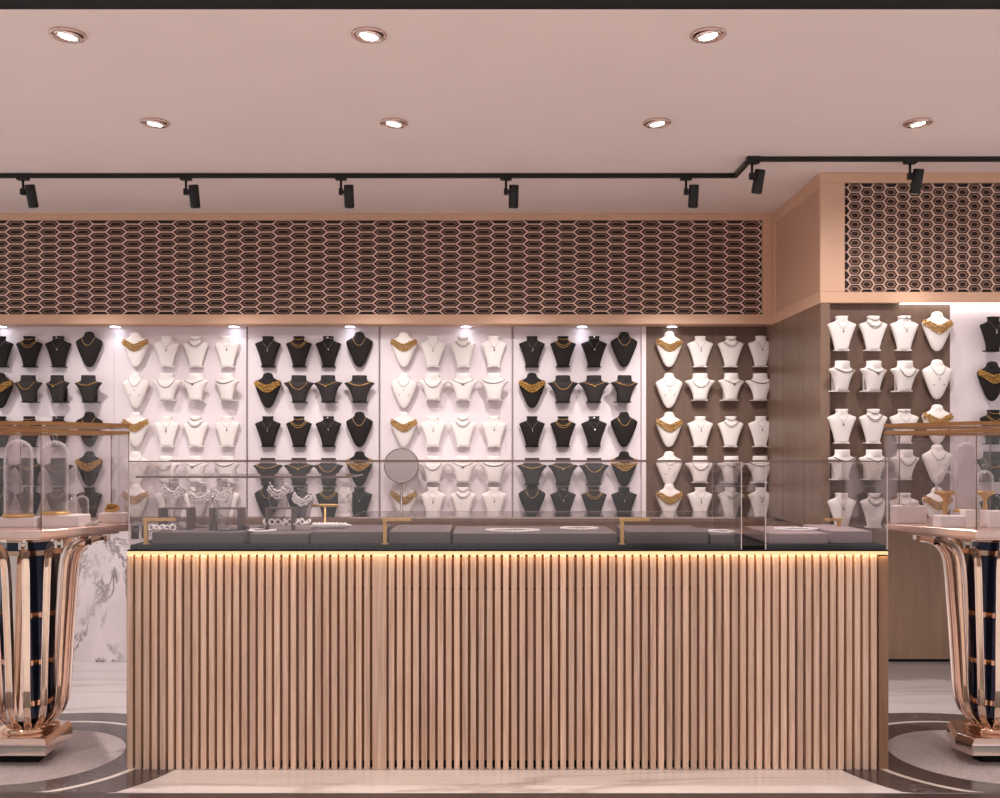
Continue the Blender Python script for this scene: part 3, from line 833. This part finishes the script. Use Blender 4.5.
r = empty('necklace_bar', (px2x(325, 4.66), 4.66, ZG0+.038))
b = MB(); b.lathe([(.025,0),(.025,.006),(.006,.010),(.006,.098)], 14); b.build('pole', M['gold_satin'], r)
b = MB(); b.lathe([(.007,-.062),(.007,.062)], 12, Matrix.Translation((0,0,.103)) @ Matrix.Rotation(PI/2, 4, 'Y')); b.build('crossbar', M['gold_satin'], r)
tag(r, 'small gold T-bar stand beside the crystal bracelet roll', 'necklace stand')

# mirror on the ledge
r = empty('table_mirror', (px2x(401.5, 6.58), 6.58, ZLED))
b = MB(); b.lathe([(.055,0),(.055,.006),(.012,.012),(.007,.02),(.007,.235)], 20); b.build('stand', M['pewter'], r)
T = Matrix.Translation((0,-.004,.345)) @ Matrix.Rotation(PI/2, 4, 'X')
b = MB(); b.lathe([(.112,-.012),(.116,-.006),(.116,.006),(.110,.010),(.108,.006)], 40, T); b.build('rim', M['pewter'], r)
b = MB(); b.lathe([(.109,-.004),(.109,.007)], 40, T, False); b.build('mirror_face', M['mirror'], r)
tag(r, 'round grey table mirror on a thin stand before the third panel', 'mirror')

# ------------------------------------------------------------------ octagonal display tables
def hexpoly(R, a=0.0): return [(R*math.cos(a+PI/3*k), R*math.sin(a+PI/3*k)) for k in range(6)]
ZTT = 1.056
RIB = [(.34,.978),(.30,.976),(.262,.964),(.236,.945),(.216,.915),(.205,.875),(.197,.80),(.192,.72),(.183,.60),(.174,.45),(.167,.33),(.158,.255),(.142,.208),(.115,.176),(.08,.155),(.05,.146)]
def ribmesh(parent, ang):
    fin = MB(); inl = MB()
    Rz = Matrix.Rotation(ang, 4, 'Z')
    def strip(bm, t0, t1, o0, o1):
        vs = []; fs = []
        m = len(RIB)
        for i, (r, z) in enumerate(RIB):
            a = Vector(RIB[max(i-1,0)]); c = Vector(RIB[min(i+1,m-1)]); t = (c-a).normalized(); nrm = Vector((-t.y, t.x))   # outward
            if i < 1: nrm = Vector((0,1)) if False else nrm
            for tt, oo in ((t0,o0),(t1,o0),(t1,o1),(t0,o1)):
                vs.append((r+nrm.x*oo, tt, z+nrm.y*oo))
        for i in range(m-1):
            for k in range(4): fs.append((i*4+k, i*4+(k+1)%4, (i+1)*4+(k+1)%4, (i+1)*4+k))
        fs.append((0,1,2,3)); fs.append(tuple((m-1)*4+k for k in (3,2,1,0)))
        bm.add(vs, fs, False, Rz)
    strip(fin, -.016, -.010, -.020, .008); strip(fin, .010, .016, -.020, .008)
    strip(inl, -.010, .010, -.014, -.003)
    o = fin.build('rib', M['rose'], parent, bevel=.002); inl.build('inlay', M['gold_inlay'], o)
M['gold_inlay'] = plain('gold_inlay', srgb(238,218,196), .2, 1.0, var=.05)
def table(cx, cy, off, basepoly, label, clabel, dx=0.0):
    r = empty('display_table', (cx+dx, cy, 0))
    tag(r, label, 'display table', 'rose gold display tables')
    # base
    base = MB(); T = Matrix.Identity(4)
    def frus(a, z0, c, z1):
        n = len(a); base.add([(x,y,z0) for x,y in a]+[(x,y,z1) for x,y in c], [tuple(reversed(range(n))), tuple(range(n,2*n))]+[(i,(i+1)%n,n+(i+1)%n,n+i) for i in range(n)], False, T)
    sh = lambda k: [(x*k, y*k) for x, y in basepoly]
    frus(sh(1), .055, sh(1), .104); frus(sh(1), .104, sh(.92), .128)
    base.build('base', M['rose'], r, bevel=.004)
    MB().prism(sh(.55), 0, .056, T).build('plinth_foot', M['black_base'], r)  # black foot, its dark colour standing in for shade under the base
    # core: faceted, mirror front facet between navy facets
    n = 8; Rc = .125; a0 = PI/8
    poly = [(Rc*math.cos(a0+2*PI*k/n), Rc*math.sin(a0+2*PI*k/n)) for k in range(n)]
    core = MB(); core.prism(poly, .20, 1.02); c = core.build('core', M['navy'], r)
    for zc in (.99, .93, .655, .445, .265):
        MB().prism([(x*1.035,y*1.035) for x,y in poly], zc-.011, zc+.011).build('band', M['rose_dark'], c)
    for k in (5,):
        (xa,ya),(xb,yb) = poly[k], poly[(k+1)%n]
        MB().box(xa*.96, xb*.96, ya*1.04-.006, ya*1.04, .19, .92).build('mirror_panel', M['rose'], c)
    MB().lathe([(.13,.127),(.125,.15),(.07,.165),(.06,.18),(.09,.20),(.10,.215)], 24).build('collar', M['rose_dark'], r)
    for i in range(15): ribmesh(r, -PI/2 + off + i*2*PI/15)
    # standoffs + top
    for i in range(15):
        a = -PI/2+off+i*2*PI/15
        MB().lathe([(.010,0),(.012,.012),(.008,.026),(.011,.046)], 10, Matrix.Translation((.27*math.cos(a), .27*math.sin(a), .974))).build('standoff', M['rose'], r)
    top = MB(); sx = lambda R_: [(x-dx, y) for x, y in hexpoly(R_)]; top.prism(sx(.452), ZTT-.034, ZTT); top.prism(sx(.405), ZTT-.046, ZTT-.034); top.build('tabletop', M['rose_satin'], r, bevel=.004)
    # glass case
    g = empty('hexagonal_case', (cx, cy, ZTT)); H = .451; zl = 1.461-ZTT; zu = 1.508-ZTT
    tag(g, clabel, 'glass showcase', 'hexagonal glass cases')
    hp = hexpoly(.448); hi = hexpoly(.442)
    for k in range(6):
        p0, p1, q0, q1 = hp[k], hp[(k+1)%6], hi[k], hi[(k+1)%6]
        b = MB(); b.prism([q0, p0, p1, q1][::-1] if False else [p0, p1, q1, q0], .0, zl); b.build('glass_pane', M['glass'], g)
    for (x, y) in hp: MB().lathe([(.0028,0),(.0028,zl)], 6, Matrix.Translation((x,y,0))).build('corner_joint', M['glass_line'], g)
    def band(R, z0, z1, nm, m):
        bb = MB(); o_, i_ = hexpoly(R), hexpoly(R-.016); vs = [(x,y,z) for z in (z0,z1) for x,y in o_]+[(x,y,z) for z in (z0,z1) for x,y in i_]; fs = []
        for k in range(6):
            j = (k+1)%6
            fs += [(k,j,6+j,6+k), (12+j,12+k,18+k,18+j), (6+k,6+j,18+j,18+k), (j,k,12+k,12+j)]
        bb.add(vs, fs); bb.build(nm, m, g)
    band(.454, zl, zl+.013, 'lower_rail', M['gold_rail']); band(.454, zu-.016, zu, 'upper_rail', M['gold_rail'])
    for k in range(6):
        p0, p1, q0, q1 = hp[k], hp[(k+1)%6], hi[k], hi[(k+1)%6]
        MB().prism([p0,p1,q1,q0], zl+.013, zu-.016).build('lid_pane', M['glass'], g)
    return r
OFF = math.radians(-4)
table(TL[0], TL[1], OFF, [(-.16,-.184),(.154,-.184),(.137,.14),(-.15,.14)], 'polished rose gold ribbed table under the two tall glass domes', 'hexagonal gold-railed glass case covering two tall domes')
table(TR[0], TR[1], math.radians(4), [(-.186,-.184),(.15,-.184),(.172,-.08),(.13,.14),(-.15,.14),(-.214,-.081)], 'polished rose gold ribbed table beside the brown lower wall', 'hexagonal gold-railed glass case covering gold goblet stands', .045)

# cloches and boxes on the tables
def cloche(px, pyt, pyb, wpx, Y, label, foot='disc', knob=True, stem_to=None):
    x = px2x(px, Y); zb = py2z(pyb, Y); zt = py2z(pyt, Y); R = wpx*Y/F/2; h = zt-zb
    r = empty('glass_cloche', (x, Y, zb)); tag(r, label, 'glass dome', 'glass domes on the tables')
    hd = h - (.028 if knob else 0)
    pr = [(R, .012)] + [(R, .012+(hd-R-.012)*t) for t in (.33,.66,1)] + [(R*math.cos(a), hd-R+R*math.sin(a)) for a in (.3,.6,.9,1.2,1.45)]
    pi = [(max(.001,q-.004), z-.003) for q, z in reversed(pr)]
    MB().lathe(pr+[(.003, hd)]+[(.003, hd-.004)]+pi, 32).build('dome', M['dome'], r)
    if knob: MB().lathe([(.004,hd-.002),(.006,hd+.006),(.012,hd+.016),(.011,hd+.024),(.003,hd+.029)], 14).build('knob', M['dome'], r)
    MB().lathe([(R*1.10,.0),(R*1.12,.006),(R*1.08,.012),(R*.9,.013)], 28).build('base_disc', M['gold_satin'], r)
    if stem_to is not None:
        d = zb - stem_to
        MB().lathe([(R*.75,-d),(R*.7,-d+.008),(R*.22,-d+.02),(R*.30,-d*.5),(R*.2,-.025),(R*.55,-.008),(R*1.0,0)], 20).build('goblet_stem', M['gold_satin'], r)
def plinth(px0, px1, pyt, Y, dep, label, z0=ZTT):
    x0, x1 = px2x(px0, Y), px2x(px1, Y); h = py2z(pyt, Y)-z0
    b = MB(); b.box(-(x1-x0)/2, (x1-x0)/2, 0, dep, 0, h)
    o = b.build('display_plinth', M['white_box'], None, ((x0+x1)/2, Y, z0), bevel=.003)
    tag(o, label, 'display plinth', 'white plinths on the tables'); return z0+h
Yd = 4.36
z1 = plinth(-8, 35, 518, 4.30, .13, 'white plinth under the first tall dome')
cloche(18.5, 433, 517, 27, Yd, 'tall glass dome on the white plinth next to the table corner')
z1 = plinth(41, 79, 515.5, 4.32, .13, 'white plinth under the second tall dome')
cloche(55, 434, 514.5, 25, Yd+.02, 'tall glass dome with knob, nearer the small domes')
cloche(82, 489, 521, 13, 4.52, 'small glass dome beside the second tall dome')
cloche(72, 493, 521, 9, 4.60, 'tiny glass dome tucked behind the second tall dome')
z1 = plinth(98, 124, 513, 4.60, .06, 'white plinth carrying the gold bangles')
b = MB()
for rr, zz, tz in ((.030,.012,.2),(.026,.020,.5),(.020,.030,-.3)):
    T = Matrix.Translation((0,0,zz)) @ Matrix.Rotation(tz, 4, 'X')
    b.tube([(rr*math.cos(2*PI*k/18), rr*math.sin(2*PI*k/18), 0) for k in range(18)], .005, 6, T, True)
tag(b.build('gold_bangles', M['gold'], None, (px2x(112,4.64), 4.64, z1+.002)), 'stack of gold bangles on the white plinth by the table edge', 'bangles')
b = MB(); 
for k in range(3): b.tube([(.02*math.cos(2*PI*j/14)+.012*k, .02*math.sin(2*PI*j/14), .004+.006*k) for j in range(14)], .003, 5, None, True)
tag(b.build('silver_bangles', M['silver'], None, (px2x(91,4.4), 4.4, ZTT+.002)), 'small silver bangles lying between the plinths', 'bangles')
# the other table
z1 = plinth(897, 927, 506, 4.54, .08, 'wide white plinth carrying a silver bracelet')
b = MB(); n = 20; b.tube([(.035*math.cos(2*PI*k/n), .022*math.sin(2*PI*k/n), .006) for k in range(n)], .005, 6, None, True)
for k in range(n): b.ball((.035*math.cos(2*PI*k/n), .022*math.sin(2*PI*k/n), .008), .006)
tag(b.build('silver_bracelet', M['silver'], None, (px2x(911,4.52), 4.53, z1+.001)), 'silver bracelet on the wide white plinth', 'bracelet')
cloche(966, 436, 512, 20, 4.50, 'tall glass dome between the two gold goblet stands', knob=True)
plinth(941, 965, 516, 4.30, .08, 'low white plinth in front of the first goblet stand')
plinth(966, 977, 510, 4.29, .06, 'upright white plinth at the corner of the glass case')
plinth(989, 1012, 511, 4.27, .08, 'white plinth in front of the second goblet stand')
cloche(945, 464, 494, 18, 4.55, 'small glass dome on a gold goblet stand beside the wide plinth', stem_to=ZTT)
cloche(985, 464, 494, 16, 4.56, 'small glass dome on a gold goblet stand past the tall dome', stem_to=ZTT)
b = MB(); b.lathe([(.03,0),(.03,.01),(.028,.03),(.004,.058)], 20)
tag(b.build('glass_bowl', M['dome'], None, (px2x(897,4.72), 4.72, ZTT+.001)), 'small round glass bowl behind the wide plinth', 'glass bowl')

# ------------------------------------------------------------------ world
w = bpy.data.worlds.new('world'); sc.world = w; w.use_nodes = True
nt = w.node_tree; nt.nodes.clear()
out = nt.nodes.new('ShaderNodeOutputWorld'); bg = nt.nodes.new('ShaderNodeBackground')
tc = nt.nodes.new('ShaderNodeTexCoord'); nz = nt.nodes.new('ShaderNodeTexNoise'); nz.inputs['Scale'].default_value = 2.2; nz.inputs['Detail'].default_value = 2
mp = nt.nodes.new('ShaderNodeMapping'); mp.inputs['Scale'].default_value = (1.6,1.6,.5)
rp = nt.nodes.new('ShaderNodeValToRGB'); e = rp.color_ramp.elements
e[0].position = .38; e[0].color = (.17,.15,.15,1); e[1].position = .58; e[1].color = (1.0,.965,.97,1)
nt.links.new(tc.outputs['Generated'], mp.inputs[0]); nt.links.new(mp.outputs[0], nz.inputs['Vector'])
nt.links.new(nz.outputs['Fac'], rp.inputs[0]); nt.links.new(rp.outputs[0], bg.inputs[0])
bg.inputs[1].default_value = 1.05
nt.links.new(bg.outputs[0], out.inputs['Surface'])

# ------------------------------------------------------------------ view
vs = sc.view_settings
sc.display_settings.display_device = 'sRGB'
vs.view_transform = 'Standard'; vs.look = 'None'; vs.exposure = 0.0; vs.gamma = 1.0; vs.use_curve_mapping = False
sc.cycles.use_denoising = True
sc.cycles.max_bounces = 10; sc.cycles.transparent_max_bounces = 24
sc.cycles.sample_clamp_indirect = 6
